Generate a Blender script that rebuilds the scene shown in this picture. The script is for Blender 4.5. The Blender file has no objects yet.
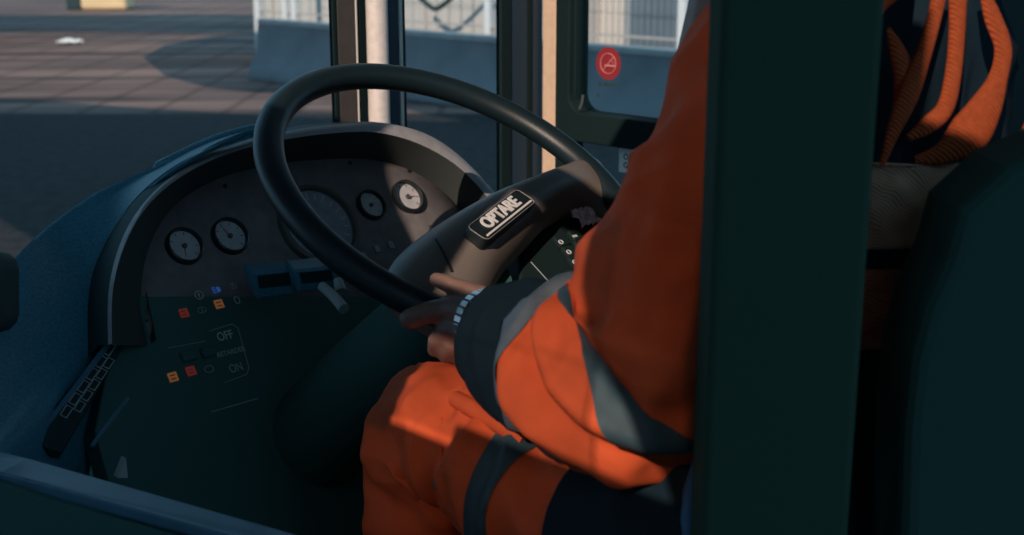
import bpy, bmesh, math, random
from mathutils import Vector, Matrix, noise
random.seed(7)
V = Vector
sc = bpy.context.scene
COL = sc.collection

# ------------------------------------------------------------------ camera, sky, sun
F = 1300.0; PITCH = math.radians(14.3); EYE = V((0, 0, 1.9))
RT = V((1, 0, 0)); FW = V((0, math.cos(PITCH), -math.sin(PITCH))); UPV = V((0, math.sin(PITCH), math.cos(PITCH)))
cd = bpy.data.cameras.new('camera'); cam = bpy.data.objects.new('camera', cd); COL.objects.link(cam)
cam.location = EYE; cam.rotation_euler = (math.pi/2 - PITCH, 0, 0)
cd.sensor_width = 36.0; cd.lens = F/1024*36; cd.clip_start = .05; cd.clip_end = 300
cd.dof.use_dof = True; cd.dof.focus_distance = 1.6; cd.dof.aperture_fstop = 7.0
sc.camera = cam
sc.view_settings.view_transform = 'Standard'; sc.view_settings.look = 'None'
sc.view_settings.exposure = 0.0; sc.view_settings.gamma = 1.0; sc.view_settings.use_curve_mapping = False
SUN = V((-.30, -.80, .52)).normalized()
w = bpy.data.worlds.new('sky'); sc.world = w; w.use_nodes = True
bg = w.node_tree.nodes['Background']; bg.inputs[0].default_value = (.24, .48, .67, 1); bg.inputs[1].default_value = 1.35
ld = bpy.data.lights.new('sun', 'SUN'); ld.energy = 4.0; ld.angle = math.radians(.25); ld.color = (1, .78, .62)
lo = bpy.data.objects.new('sun', ld); COL.objects.link(lo); lo.rotation_euler = SUN.to_track_quat('Z', 'Y').to_euler(); lo.location = (-3, -9, 9)

# bus directions (the bus stands turned 45 degrees from the view)
BR = V((.7071, .7071, 0)); BF = V((-.7071, .7071, 0)); Z = V((0, 0, 1))

def ray(px, py): return RT*((px-512)/F) + UPV*((267.5-py)/F) + FW
def P(px, py, d): return EYE + ray(px, py)*d
def on(px, py, pt, n):
    r = ray(px, py); return EYE + r*((pt-EYE).dot(n)/r.dot(n))
def gnd(px, py, z=0.0): return on(px, py, V((0, 0, z)), Z)

# ------------------------------------------------------------------ materials
def mat(name, col, rough=.5, metal=0.0, spec=.5, var=0.0, vscale=20, bump=0.0, bscale=200, emit=None, es=1.0, wave=None, coat=0, sheen=0):
    m = bpy.data.materials.new(name); m.use_nodes = True; nt = m.node_tree; b = nt.nodes['Principled BSDF']
    b.inputs['Base Color'].default_value = (*col, 1); b.inputs['Roughness'].default_value = rough
    b.inputs['Metallic'].default_value = metal; b.inputs['Specular IOR Level'].default_value = spec
    if coat: b.inputs['Coat Weight'].default_value = coat
    if sheen: b.inputs['Sheen Weight'].default_value = sheen
    tc = nt.nodes.new('ShaderNodeTexCoord')
    if var:
        n = nt.nodes.new('ShaderNodeTexNoise'); n.inputs['Scale'].default_value = vscale; n.inputs['Detail'].default_value = 6
        r = nt.nodes.new('ShaderNodeMapRange'); r.inputs[3].default_value = 1-var; r.inputs[4].default_value = 1+var
        r.inputs[1].default_value = .3; r.inputs[2].default_value = .7
        mx = nt.nodes.new('ShaderNodeMix'); mx.data_type = 'RGBA'; mx.blend_type = 'MULTIPLY'; mx.inputs[0].default_value = 1
        mx.inputs[6].default_value = (*col, 1)
        nt.links.new(tc.outputs['Object'], n.inputs['Vector']); nt.links.new(n.outputs[0], r.inputs[0])
        nt.links.new(r.outputs[0], mx.inputs[7]); nt.links.new(mx.outputs[2], b.inputs['Base Color'])
    if bump or wave:
        bp = nt.nodes.new('ShaderNodeBump'); bp.inputs['Strength'].default_value = bump or .5; bp.inputs['Distance'].default_value = .001
        if wave:
            t = nt.nodes.new('ShaderNodeTexWave'); t.inputs['Scale'].default_value = wave; t.bands_direction = 'DIAGONAL'
            t.inputs['Distortion'].default_value = .6
        else:
            t = nt.nodes.new('ShaderNodeTexNoise'); t.inputs['Scale'].default_value = bscale; t.inputs['Detail'].default_value = 5
        nt.links.new(tc.outputs['Object'], t.inputs['Vector']); nt.links.new(t.outputs[0], bp.inputs['Height'])
        nt.links.new(bp.outputs[0], b.inputs['Normal'])
    if emit:
        b.inputs['Emission Color'].default_value = (*emit, 1); b.inputs['Emission Strength'].default_value = es
    return m
def glass(name, tint=(.86, .92, .94), refl=1.0):
    m = bpy.data.materials.new(name); m.use_nodes = True; nt = m.node_tree; nt.nodes.clear()
    o = nt.nodes.new('ShaderNodeOutputMaterial'); mx = nt.nodes.new('ShaderNodeMixShader')
    t = nt.nodes.new('ShaderNodeBsdfTransparent'); t.inputs[0].default_value = (*tint, 1)
    g = nt.nodes.new('ShaderNodeBsdfGlossy'); g.inputs['Roughness'].default_value = .02
    fr = nt.nodes.new('ShaderNodeFresnel'); fr.inputs[0].default_value = 1.14
    nt.links.new(fr.outputs[0], mx.inputs[0]); nt.links.new(t.outputs[0], mx.inputs[1]); nt.links.new(g.outputs[0], mx.inputs[2])
    nt.links.new(mx.outputs[0], o.inputs[0]); return m
M = dict(
    plastic=mat('dark_moulded_plastic', (.014, .04, .045), .6, bump=.25, bscale=900, spec=.15),
    black=mat('black_plastic', (.04, .11, .105), .7, spec=.15),
    hood=mat('hood_lining', (.06, .07, .07), .75, spec=.15, bump=.2, bscale=600),
    lip=mat('hood_edge', (.30, .30, .32), .5, spec=.3, var=.12, vscale=60),
    panel=mat('instrument_panel', (.19, .175, .18), .6, spec=.2, var=.16, vscale=45),
    lower=mat('lower_panel', (.04, .11, .105), .6, spec=.15),
    shell=mat('blue_dash_shell', (.04, .185, .27), .42, spec=.5, var=.25, vscale=260, bump=.4, bscale=700),
    console=mat('console_black', (.010, .022, .024), .6, spec=.15), seatblack=mat('seat_black_cloth', (.028, .07, .062), .9, spec=.08, bump=.3, bscale=400),
    rail=mat('blue_rail', (.05, .14, .22), .35, spec=.5, var=.15, vscale=30),
    rim=mat('wheel_rim_leather', (.008, .018, .024), .4, spec=.4, bump=.25, bscale=700),
    hub=mat('wheel_hub_plastic', (.18, .155, .14), .33, spec=.6, bump=.5, bscale=1100),
    badge=mat('badge_black', (.01, .016, .02), .4),
    silver=mat('badge_silver', (.72, .73, .75), .4),
    dial=mat('dial_face', (.52, .5, .5), .5, var=.1, vscale=80),
    dialdark=mat('speedometer_face', (.30, .32, .34), .4, var=.15, vscale=70),
    bezel=mat('gauge_bezel', (.012, .018, .02), .3),
    bezelgrey=mat('speedometer_bezel', (.09, .085, .08), .35),
    needle=mat('needle_red', (.5, .1, .08), .5),
    mark=mat('dial_marks', (.14, .13, .13), .6),
    white=mat('white_symbol', (.5, .53, .55), .6), grey=mat('grey_symbol', (.3, .34, .36), .6),
    red=mat('red_lamp', (.5, .06, .05), .5, emit=(.5, .05, .03), es=.12), orange_l=mat('amber_lamp', (.6, .2, .06), .5, emit=(.6, .2, .06), es=.16),
    blue_l=mat('blue_lamp', (.05, .15, .6), .5, emit=(.05, .16, .6), es=.22),
    orange=mat('hivis_orange', (.56, .088, .030), .75, spec=.15, wave=240, var=.12, vscale=25, bump=.25),
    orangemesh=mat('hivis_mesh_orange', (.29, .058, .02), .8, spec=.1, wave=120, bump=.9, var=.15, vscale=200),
    tape=mat('reflective_tape', (.028, .055, .07), .6, spec=.25, var=.15, vscale=60, bump=.3, bscale=900),
    tapelight=mat('reflective_tape_light', (.075, .10, .13), .5, spec=.4, var=.2, vscale=50, bump=.3, bscale=900),
    navy=mat('navy_and_shadow_fabric', (.007, .018, .028), .9, spec=.1, bump=.3, bscale=500),
    dim=mat('faded_mesh', (.42, .16, .10), .85, spec=.1, wave=130, bump=.9, var=.3, vscale=40),
    dimgrey=mat('grey_mesh', (.42, .28, .20), .85, spec=.1, wave=150, bump=.6, var=.25, vscale=30),
    skin=mat('skin', (.18, .105, .085), .5, spec=.35, var=.14, vscale=60, bump=.5, bscale=260),
    watch=mat('watch_steel', (.65, .66, .68), .25, metal=.8),
    asphalt=None, barrier=mat('weathered_concrete', (.22, .22, .23), .85, spec=.2, var=.16, vscale=2.2, bump=.4, bscale=30),
    sunlit_coping=mat('sunlit_top_concrete', (.42, .38, .36), .85, var=.15, vscale=4),
    whitewall=mat('white_cabin_panel', (.62, .56, .52), .6, var=.1, vscale=.7), greywall=mat('grey_cabin_panel', (.16, .20, .24), .6, var=.1, vscale=.7),
    whitepost=mat('white_painted_post', (.75, .74, .74), .5), wire=mat('fence_wire', (.09, .10, .11), .5, metal=.5),
    cream=mat('cream_block', (.85, .58, .32), .7, var=.1, vscale=3), blackmat=mat('matt_black', (.02, .045, .05), .8),
    pillargrey=mat('pillar_grey', (.055, .05, .048), .55, var=.1, vscale=30), tube=mat('pole_satin', (.74, .68, .65), .45, metal=.1, var=.1, vscale=80),
    rubber=mat('window_rubber', (.008, .02, .022), .7, spec=.1), frameblue=mat('blue_grey_frame', (.014, .036, .06), .5, spec=.4),
    tan=mat('tan_trim', (.62, .46, .34), .7, var=.08, vscale=60), seal=mat('white_seal', (.6, .6, .58), .6),
    stred=mat('sticker_red', (.26, .02, .025), .5), stwhite=mat('sticker_white', (.9, .9, .88), .6), stpink=mat('sticker_pink', (.62, .25, .25), .6),
    stclear=mat('sticker_grey', (.16, .2, .24), .5),
    chrome=mat('worn_aluminium', (.4, .4, .4), .3, metal=.8), floor=mat('bus_floor', (.02, .035, .04), .8),
    seat=mat('seat_cover', (.02, .10, .22), .7, var=.2, vscale=90), post=mat('black_post', (.03, .065, .048), .8, spec=.08),
    post_reflection=mat('reflection_grey', (.05, .06, .062), .6), pink=mat('crumpled_sheet', (.8, .58, .6), .5, var=.4, vscale=120), litter=mat('white_paper', (.8, .8, .8), .7),
    wallin=mat('bus_wall', (.62, .59, .56), .7), glass=glass('window_glass'), smoked=glass('smoked_sun_filter', (.78, .78, .78)), tinted=glass('tinted_sun_filter', (.24, .22, .20)), gauge_glass=glass('gauge_glass', (.95, .97, 1)))

# ------------------------------------------------------------------ mesh building
class MB:
    def __init__(s): s.v = []; s.f = []; s.mi = []
    def quad_grid(s, rows, closed=False, capped=False, mi=0):
        n = len(rows[0]); b = len(s.v)
        for r in rows: s.v += [V(p) for p in r]
        for i in range(len(rows)-1):
            for j in range(n if closed else n-1):
                k = (j+1) % n; s.f.append((b+i*n+j, b+i*n+k, b+(i+1)*n+k, b+(i+1)*n+j)); s.mi.append(mi)
        if capped:
            s.f.append(tuple(b+j for j in range(n))[::-1]); s.mi.append(mi)
            s.f.append(tuple(b+(len(rows)-1)*n+j for j in range(n))); s.mi.append(mi)
        return s
    def box(s, c, ax, ay, az, mi=0):      # centre, half-axis vectors
        c = V(c); b = len(s.v)
        for i in (-1, 1):
            for j in (-1, 1):
                for k in (-1, 1): s.v.append(c+ax*i+ay*j+az*k)
        for q in ((0,1,3,2),(4,6,7,5),(0,4,5,1),(2,3,7,6),(0,2,6,4),(1,5,7,3)): s.f.append(tuple(b+x for x in q)); s.mi.append(mi)
        return s
    def tube(s, pts, rad, n=12, cap=True, mi=0):
        pts = [V(p) for p in pts]; rows = []; N = len(pts)
        rad = rad if hasattr(rad, '__len__') else [rad]*N
        up = None
        for i, p in enumerate(pts):
            t = (pts[min(i+1, N-1)]-pts[max(i-1, 0)]).normalized()
            if up is None: up = t.orthogonal().normalized()
            u = (up - t*up.dot(t)).normalized(); up = u; v = t.cross(u)
            rows.append([p+(u*math.cos(2*math.pi*k/n)+v*math.sin(2*math.pi*k/n))*rad[i] for k in range(n)])
        return s.quad_grid(rows, True, cap, mi)
    def prism(s, pts, off, mi=0):          # polygon extruded by vector off
        pts = [V(p) for p in pts]; b = len(s.v); n = len(pts); s.v += pts + [p+off for p in pts]
        s.f.append(tuple(range(b, b+n))); s.f.append(tuple(range(b+2*n-1, b+n-1, -1))); s.mi += [mi, mi]
        for i in range(n):
            j = (i+1) % n; s.f.append((b+i, b+n+i, b+n+j, b+j)); s.mi.append(mi)
        return s
    def lathe(s, c, ax, u, prof, n=40, mi=0):   # profile of (radius, height along ax)
        v = ax.cross(u); rows = []
        for r, h in prof: rows.append([c+ax*h+(u*math.cos(2*math.pi*k/n)+v*math.sin(2*math.pi*k/n))*max(r, 1e-5) for k in range(n)])
        return s.quad_grid(rows, True, False, mi)
    def build(s, name, m, parent=None, smooth=True, bevel=0, ang=40):
        me = bpy.data.meshes.new(name); o = bpy.data.objects.new(name, me); COL.objects.link(o)
        off = V((0, 0, 0))
        if parent: o.parent = parent; off = absloc(parent)
        else:
            lo_ = [min(p[i] for p in s.v) for i in range(3)]; hi = [max(p[i] for p in s.v) for i in range(3)]
            off = V(((lo_[0]+hi[0])/2, (lo_[1]+hi[1])/2, lo_[2])); o.location = off
        me.from_pydata([tuple(p-off) for p in s.v], [], s.f)
        bm = bmesh.new(); bm.from_mesh(me); bmesh.ops.remove_doubles(bm, verts=bm.verts, dist=1e-6)
        bmesh.ops.recalc_face_normals(bm, faces=bm.faces); bm.to_mesh(me); bm.free()
        for mm in (m if isinstance(m, (list, tuple)) else [m]): me.materials.append(mm)
        if len(me.materials) > 1 and len(s.mi) == len(me.polygons):
            for p, k in zip(me.polygons, s.mi): p.material_index = k
        if smooth:
            me.polygons.foreach_set('use_smooth', [True]*len(me.polygons)); me.set_sharp_from_angle(angle=math.radians(ang))
        if bevel:
            bv = o.modifiers.new('b', 'BEVEL'); bv.width = bevel; bv.segments = 3; bv.limit_method = 'ANGLE'; bv.angle_limit = math.radians(35)
        return o
def absloc(o):
    l = V(o.location)
    while o.parent: o = o.parent; l += V(o.location)
    return l
def tag(o, label=None, cat=None, group=None, kind=None):
    if label: o['label'] = label
    if cat: o['category'] = cat
    if group: o['group'] = group
    if kind: o['kind'] = kind
    return o
def thing(name, loc, label, cat, group=None):
    o = bpy.data.objects.new(name, None); COL.objects.link(o); o.location = loc; o.empty_display_size = .05
    return tag(o, label, cat, group)
def struct(name, o):
    o.name = name; o['kind'] = 'structure'; return o
def crom(pts, n):                          # Catmull-Rom through tuples
    pts = [tuple(p) for p in pts]; out = []; N = len(pts)
    for i in range(N-1):
        a, b, c, d = pts[max(i-1, 0)], pts[i], pts[i+1], pts[min(i+2, N-1)]
        for k in range(n):
            t = k/n
            out.append(tuple(.5*((2*b[j])+(-a[j]+c[j])*t+(2*a[j]-5*b[j]+4*c[j]-d[j])*t*t+(-a[j]+3*b[j]-3*c[j]+d[j])*t**3) for j in range(len(b))))
    out.append(pts[-1]); return out
def text(name, s, m, parent, o, ux, uy, size, depth=.0008, bold=0.0, sx=1.0):
    c = bpy.data.curves.new('t', 'FONT'); c.body = s; c.size = size; c.extrude = depth/2; c.align_x = 'CENTER'; c.align_y = 'CENTER'; c.offset = bold
    t = bpy.data.objects.new('t', c); COL.objects.link(t); bpy.context.view_layer.update()
    me = bpy.data.meshes.new_from_object(t.evaluated_get(bpy.context.evaluated_depsgraph_get())); bpy.data.objects.remove(t)
    n = ux.cross(uy).normalized(); ux = ux.normalized(); uy = n.cross(ux).normalized(); off = absloc(parent) if parent else V((0, 0, 0))
    for v in me.vertices: v.co = V(o)+ux*v.co.x*sx+uy*v.co.y+n*(v.co.z+depth/2)-off
    ob = bpy.data.objects.new(name, me); COL.objects.link(ob); me.materials.clear(); me.materials.append(m); ob.parent = parent
    return ob

# ------------------------------------------------------------------ ground outside
def ground_mat():
    m = bpy.data.materials.new('yard_ground'); m.use_nodes = True; nt = m.node_tree; b = nt.nodes['Principled BSDF']; L = nt.links
    tc = nt.nodes.new('ShaderNodeTexCoord'); sep = nt.nodes.new('ShaderNodeSeparateXYZ'); L.new(tc.outputs['Object'], sep.inputs[0])
    n = nt.nodes.new('ShaderNodeTexNoise'); n.inputs['Scale'].default_value = 1.2; n.inputs['Detail'].default_value = 8
    mp = nt.nodes.new('ShaderNodeMapping'); mp.inputs['Scale'].default_value = (.16, 1.6, 1); mp.inputs['Rotation'].default_value = (0, 0, .12)
    L.new(tc.outputs['Object'], mp.inputs[0]); L.new(mp.outputs[0], n.inputs['Vector'])
    cr = nt.nodes.new('ShaderNodeValToRGB'); cr.color_ramp.elements[0].position = .35; cr.color_ramp.elements[1].position = .68
    cr.color_ramp.elements[0].color = (.075, .052, .05, 1); cr.color_ramp.elements[1].color = (.34, .205, .17, 1); L.new(n.outputs[0], cr.inputs[0])
    br = nt.nodes.new('ShaderNodeTexBrick'); br.inputs['Scale'].default_value = 1; br.inputs['Brick Width'].default_value = .8; br.inputs['Row Height'].default_value = 1.3
    br.inputs['Mortar Size'].default_value = .045; br.offset = 0; br.inputs[1].default_value = (1, 1, 1, 1); br.inputs[2].default_value = (.9, .9, .9, 1); br.inputs[3].default_value = (.45, .42, .42, 1)
    L.new(tc.outputs['Object'], br.inputs['Vector'])
    mx = nt.nodes.new('ShaderNodeMix'); mx.data_type = 'RGBA'; mx.blend_type = 'MULTIPLY'; mx.inputs[0].default_value = .7
    L.new(cr.outputs[0], mx.inputs[6]); L.new(br.outputs[0], mx.inputs[7])
    as_ = nt.nodes.new('ShaderNodeTexNoise'); as_.inputs['Scale'].default_value = 9; as_.inputs['Detail'].default_value = 9; L.new(tc.outputs['Object'], as_.inputs['Vector'])
    ar = nt.nodes.new('ShaderNodeValToRGB'); ar.color_ramp.elements[0].position = .3; ar.color_ramp.elements[1].position = .75
    ar.color_ramp.elements[0].color = (.02, .02, .022, 1); ar.color_ramp.elements[1].color = (.05, .046, .046, 1); L.new(as_.outputs[0], ar.inputs[0])
    # paved apron lies beyond 14 m, tarmac nearer
    lt = nt.nodes.new('ShaderNodeMapRange'); lt.inputs[1].default_value = 14.2; lt.inputs[2].default_value = 14.5; L.new(sep.outputs[1], lt.inputs[0])
    m2 = nt.nodes.new('ShaderNodeMix'); m2.data_type = 'RGBA'; L.new(lt.outputs[0], m2.inputs[0]); L.new(ar.outputs[0], m2.inputs[6]); L.new(mx.outputs[2], m2.inputs[7])
    L.new(m2.outputs[2], b.inputs['Base Color']); b.inputs['Roughness'].default_value = .9; b.inputs['Specular IOR Level'].default_value = .15
    return m
g = MB(); g.box((0, 0, -.1), V((60, 0, 0)), V((0, 75, 0)), V((0, 0, .1)))
go = g.build('ground', ground_mat(), smooth=False); go.data.transform(Matrix.Translation(go.location)); go.location = (0, 0, 0); go['kind'] = 'structure'

def shadow_slab(px, z, label, extra_legs):  # unseen slabs, added only to cast shadows on the yard
    pts = [(gnd(*q_) if len(q_) == 2 else V(q_)) + SUN*(z/SUN.z) for q_ in px]
    c = sum(pts, V((0, 0, 0)))/len(pts)
    r = bpy.data.objects.new('shadow_slab', None); COL.objects.link(r); r.location = (c.x, c.y, 0); r['kind'] = 'structure'
    MB().prism(pts, V((0, 0, .3))).build('shadow_caster', M['greywall'], r, smooth=False)
    for (x, y) in extra_legs: MB().tube([V((x, y, 0)), V((x, y, z+.02))], .12, 12).build('column', M['greywall'], r)
    return r
SHADOW_SLABS = [
    ([(-700, 92), (0, 104), (100, 112), (250, 122), (420, 128), (620, 120), (1500, 110), (1700, 330), (130, 330), (46, 247), (0, 219), (-60, 192), (-400, 140)], 5.0, 'unseen flat slab added to shade the near tarmac', []),
    ('BARRIER', 3.3, 'roof', []),
    ([(-300, 17), (30, 16), (180, 15), (270, 17), (255, 33), (120, 32), (-300, 34)], 3.3, 'unseen flat slab added to shade the far paving', []),
]

# ------------------------------------------------------------------ barrier, fence and things beyond
def barrier_seg(pa, pb, label, first=False):
    a, b = V(pa), V(pb); d = (b-a).normalized(); n = V((d.y, -d.x, 0)); n = -n if n.y > 0 else n
    r = thing('concrete_barrier', ((a+b)/2), label, 'barrier', 'concrete barriers edging the yard')
    prof = [(.0, 0), (.0, .08), (.05, .18), (.16, .40), (.20, .74)]   # offset back from the front face foot, height
    rows = []
    L = (b-a).length
    for k in range(9):
        t = k/8; p = a+d*(L*t); row = []
        for o_, h in prof: row.append(p-n*o_+Z*h)
        for o_, h in reversed(prof): row.append(p-n*(.62-o_)+Z*h)
        rows.append(row)
    MB().quad_grid(rows, True, True).build('barrier_body', M['barrier'], r, ang=30, bevel=.02)
    MB().box((a+b)/2-n*.31+Z*.77, d*(L/2-.02), n*.12, Z*.035).build('sunlit_coping', M['sunlit_coping'], r, smooth=False, bevel=.012)  # lighter strip; sunlight on the barrier top is put into its colour
    return d, n
A0 = gnd(246, 79); A1 = gnd(760, 148)
dd = (A1-A0); Ls = dd.length/3; dd.normalize()
labs = ['grey blue concrete barrier with a rounded free end, leftmost beyond the windscreen', 'grey concrete barrier section seen between the windscreen pillars', 'grey concrete barrier section seen through the side window with the red sticker']
for k in range(3): bd, bn = barrier_seg(A0+dd*Ls*k+dd*.03, A0+dd*Ls*(k+1), labs[k])
# white fence above and behind barrier
def bpt(px, back=.78): # point on a line parallel to barrier, behind it, under column px
    pt = A0-bn*back; r = ray(px, 60); n2 = V((bn.x, bn.y, 0)); t = (pt-EYE).dot(n2)/r.dot(n2); q = EYE+r*t; return V((q.x, q.y, 0))
def fence(x0, x1, label, posts, step=.09):
    a, b = bpt(x0), bpt(x1); r = thing('mesh_fence', (a+b)/2, label, 'fence', 'wire mesh fences behind the barriers'); L = (b-a).length; d = (b-a).normalized()
    w_ = MB(); k = 0
    while k*step < L: w_.box(a+d*k*step+Z*1.15, d*.0025, bn*.0025, Z*1.1); k += 1
    for h in (.3, .7, 1.1, 1.5, 1.9, 2.2): w_.box((a+b)/2+Z*h, d*L/2, bn*.004, Z*.0025)
    w_.build('wire_mesh', M['wire'], r, smooth=False)
    for px in posts: MB().box(bpt(px)+Z*1.15, d*.05, bn*.04, Z*1.15).build('post', M['whitepost'], r, smooth=False, bevel=.01)
    MB().box((a+b)/2+Z*.86, d*L/2, bn*.02, Z*.012).build('bottom_rail', M['sunlit_coping'], r, smooth=False)
fence(258, 338, 'white posted wire fence, leftmost above the barrier end', [261, 288, 297], .22)
fence(340, 500, 'wire mesh fence with white end post beside the dark window pillar', [489], .22)
fence(502, 760, 'wire mesh fence with white post behind the side window', [682])
def cabin(px0, px1, back, h, label, m, door=False, dep=2.4, z0=.0):
    a, b = bpt(px0, back), bpt(px1, back); L = (b-a).length; d = (b-a).normalized()
    r = thing('site_cabin', (a+b)/2-bn*dep/2, label, 'cabin')
    MB().box((a+b)/2-bn*dep/2+Z*(h/2+z0), d*L/2, bn*dep/2, Z*h/2).build('cabin_body', M[m], r, smooth=False, bevel=.04)
    MB().box((a+b)/2-bn*dep/2+Z*(h+.05), d*(L/2+.08), bn*(dep/2+.08), Z*.06).build('roof', M['greywall'], r, smooth=False)
    for k in range(int(L/1.2)):
        MB().box(a+d*(.6+k*1.2)+bn*.02+Z*h/2, d*.03, bn*.02, Z*(h/2-.1)).build('panel_rib', M[m], r, smooth=False)
    return r
cabin(255, 330, 2.4, 2.6, 'white site cabin behind the left end of the barrier', 'whitewall')
cabin(400, 486, 2.2, 2.6, 'white site cabin behind the middle barrier section', 'whitewall')
cabin(628, 676, 1.5, 2.5, 'blue grey site cabin behind the mesh fence and side window', 'greywall')
cabin(560, 622, 4.5, 2.5, 'pale site cabin set back left of the blue grey cabin', 'whitewall')
# dark pipe / hose sagging on the white cabin
pa = bpt(418, 1.7); pb = bpt(484, 1.7)
cab = MB(); pts = []
for k in range(15):
    t = k/14; p = pa.lerp(pb, t); pts.append(V((p.x, p.y, .95+.75*(abs(t-.28)**1.3)*1.3)))
tag(MB().tube(pts, .035, 8).build('sagging_hose', M['blackmat']), 'dark hose sagging in front of the white cabin', 'hose')
# cream block with dark end, top left
q = gnd(105, 10); r = thing('concrete_block', q, 'cream block standing far off at the top left of the yard', 'block')
rx = V((1, 0, 0)); ry = V((0, 1, 0))
MB().box(q+Z*.55+ry*.3, rx*.62, ry*.4, Z*.55).build('block_body', M['cream'], r, bevel=.1)
MB().box(q+Z*.5+ry*.35-rx*.82, rx*.2, ry*.36, Z*.5).build('dark_end', M['blackmat'], r, bevel=.05)
# litter
q = gnd(74, 44)
lit = MB(); lit.quad_grid([[q+V((-.26+.5*i/6, -.20+.48*j/6*(1-i/6.2), .015+.09*noise.noise(V((i*.7, j*.7, 1)))+.05)) for i in range(7)] for j in range(7)])
o = lit.build('paper_sheet', M['litter']); md = o.modifiers.new('s', 'SOLIDIFY'); md.thickness = .01
tag(o, 'crumpled white sheet lying on the sunlit paving', 'paper')

# ------------------------------------------------------------------ bus shell around the cab
FY = 1.86; RX = 1.95                       # windscreen plane and side wall plane, along bus axes
def busp(r, f, z): return BR*r+BF*f+V((0, 0, z))
ptS, nS = busp(0, FY, 0), BF               # windscreen plane
ptW, nW = busp(RX, 0, 0), BR               # side wall plane
struct('floor', MB().box(busp(.6, .2, .42), BR*1.42, BF*1.65, Z*.06).box(busp(1.2, .4, .68), BR*.72, BF*1.4, Z*.2).build('floor', M['floor'], smooth=False))
# nearside wall, unseen; its gaps are shaped to place the sun patches inside
WEDGE = [(.56, 3.12), (.545, 3.03), (.575, 3.005), (.56, 2.97), (.53, 2.92), (.50, 2.88), (.61, 2.88), (.61, 3.12)]
wl = MB(); WR = -.9
def wpan(f0, f1, z0, z1): wl.box(busp(WR, (f0+f1)/2, (z0+z1)/2), BR*.02, BF*(f1-f0)/2, Z*(z1-z0)/2)
wpan(.60, 1.95, .4, 3.12); wpan(-.335, -.195, 2.55, 3.12); wpan(-3.0, -.52, .4, 3.12); wpan(-.52, -.335, .4, 3.02)
wpan(-.335, .185, .4, 2.38); wpan(.25, .60, .4, 2.88); wpan(-.105, .19, 2.945, 3.0); wpan(.10, .19, 2.682, 2.716); wpan(.19, .40, 2.88, 3.00); wpan(.185, .25, .4, 2.40); wpan(.195, .25, 2.55, 2.88)
wl.prism([busp(WR-.02, f_, z_) for f_, z_ in WEDGE], BR*.04)
struct('wall_left', wl.build('wall_left', M['wallin'], smooth=False))
gb = MB(); gb.prism([busp(WR, f_, z_) for f_, z_ in ((-.195, 3.12), (-.195, 2.575), (-.17, 2.575), (-.14, 2.63), (-.095, 2.69), (-.08, 2.73), (-.08, 3.12))], BR*.006)  # unseen dark panes, added to cut the sun on sleeve and legs
gb.box(busp(WR, -.05, 2.4775), BR*.003, BF*.15, Z*.0975); gb.box(busp(WR, .175, 2.47), BR*.003, BF*.075, Z*.08)
struct('window_4', gb.build('window_4', M['tinted'], smooth=False))
gb = MB(); gb.box(busp(WR, .04, 2.61), BR*.003, BF*.145, Z*.048); gb.box(busp(WR, -.01, 2.73), BR*.003, BF*.10, Z*.07)  # unseen paler panes, added to soften the sun on forearm and knee
struct('window_5', gb.build('window_5', M['smoked'], smooth=False))
# offside wall below the cab window
wr = MB(); wr.box(busp(RX+.03, .05, .85), BR*.03, BF*1.8, Z*.45)
struct('wall_right', wr.build('wall_right', M['blackmat'], smooth=False))
struct('ceiling', MB().box(busp(-.31, -.3, 3.24), BR*.61, BF*.75, Z*.03).build('ceiling', M['wallin'], smooth=False))
# front wall under the windscreen
struct('wall_front', MB().box(busp(.55, FY+.03, .78), BR*1.42, BF*.03, Z*.38).build('wall_front', M['blackmat'], smooth=False))

def bar_px(x0, x1, pt, n, thick, m, parent, name, z0=1.0, z1=2.35, back=0.0, bevel=.004):
    a = on(x0, 60, pt-n*thick/2, n); b = on(x1, 60, pt-n*thick/2, n); d = V((b.x-a.x, b.y-a.y, 0)); L = d.length; d.normalize(); c = (a+b)/2+n*thick/2
    return MB().box(V((c.x, c.y, (z0+z1)/2)), d*L/2, n*thick/2, Z*(z1-z0)/2).build(name, m, parent, bevel=bevel)
# windscreen centre pillar
cp = on(368, 60, ptS, nS); tr = bpy.data.objects.new('trim_1', None); COL.objects.link(tr); tr.location = (cp.x, cp.y, 1.0); tr['kind'] = 'structure'
bar_px(334, 338, ptS, nS, .012, M['rubber'], tr, 'rubber_strip', bevel=.002)
bar_px(338, 359, ptS, nS, .010, M['pillargrey'], tr, 'flat_pillar')
bar_px(357, 359, ptS, nS, .013, M['seal'], tr, 'seam')
bar_px(359, 402, ptS, nS, .008, M['rubber'], tr, 'shaded_backing')  # dark strip; left of the pole it stands in for its shaded side
tb = on(378, 60, ptS-nS*.04, nS); MB().tube([V((tb.x, tb.y, 1.0)), V((tb.x, tb.y, 2.35))], .0195, 24).build('pole', M['tube'], tr)
bar_px(389, 400, ptS, nS, .014, M['frameblue'], tr, 'channel')
bar_px(400, 403.5, ptS, nS, .016, M['seal'], tr, 'white_seal', bevel=.001)
bar_px(403.5, 406, ptS, nS, .016, M['rubber'], tr, 'rubber_strip', bevel=.001)
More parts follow.
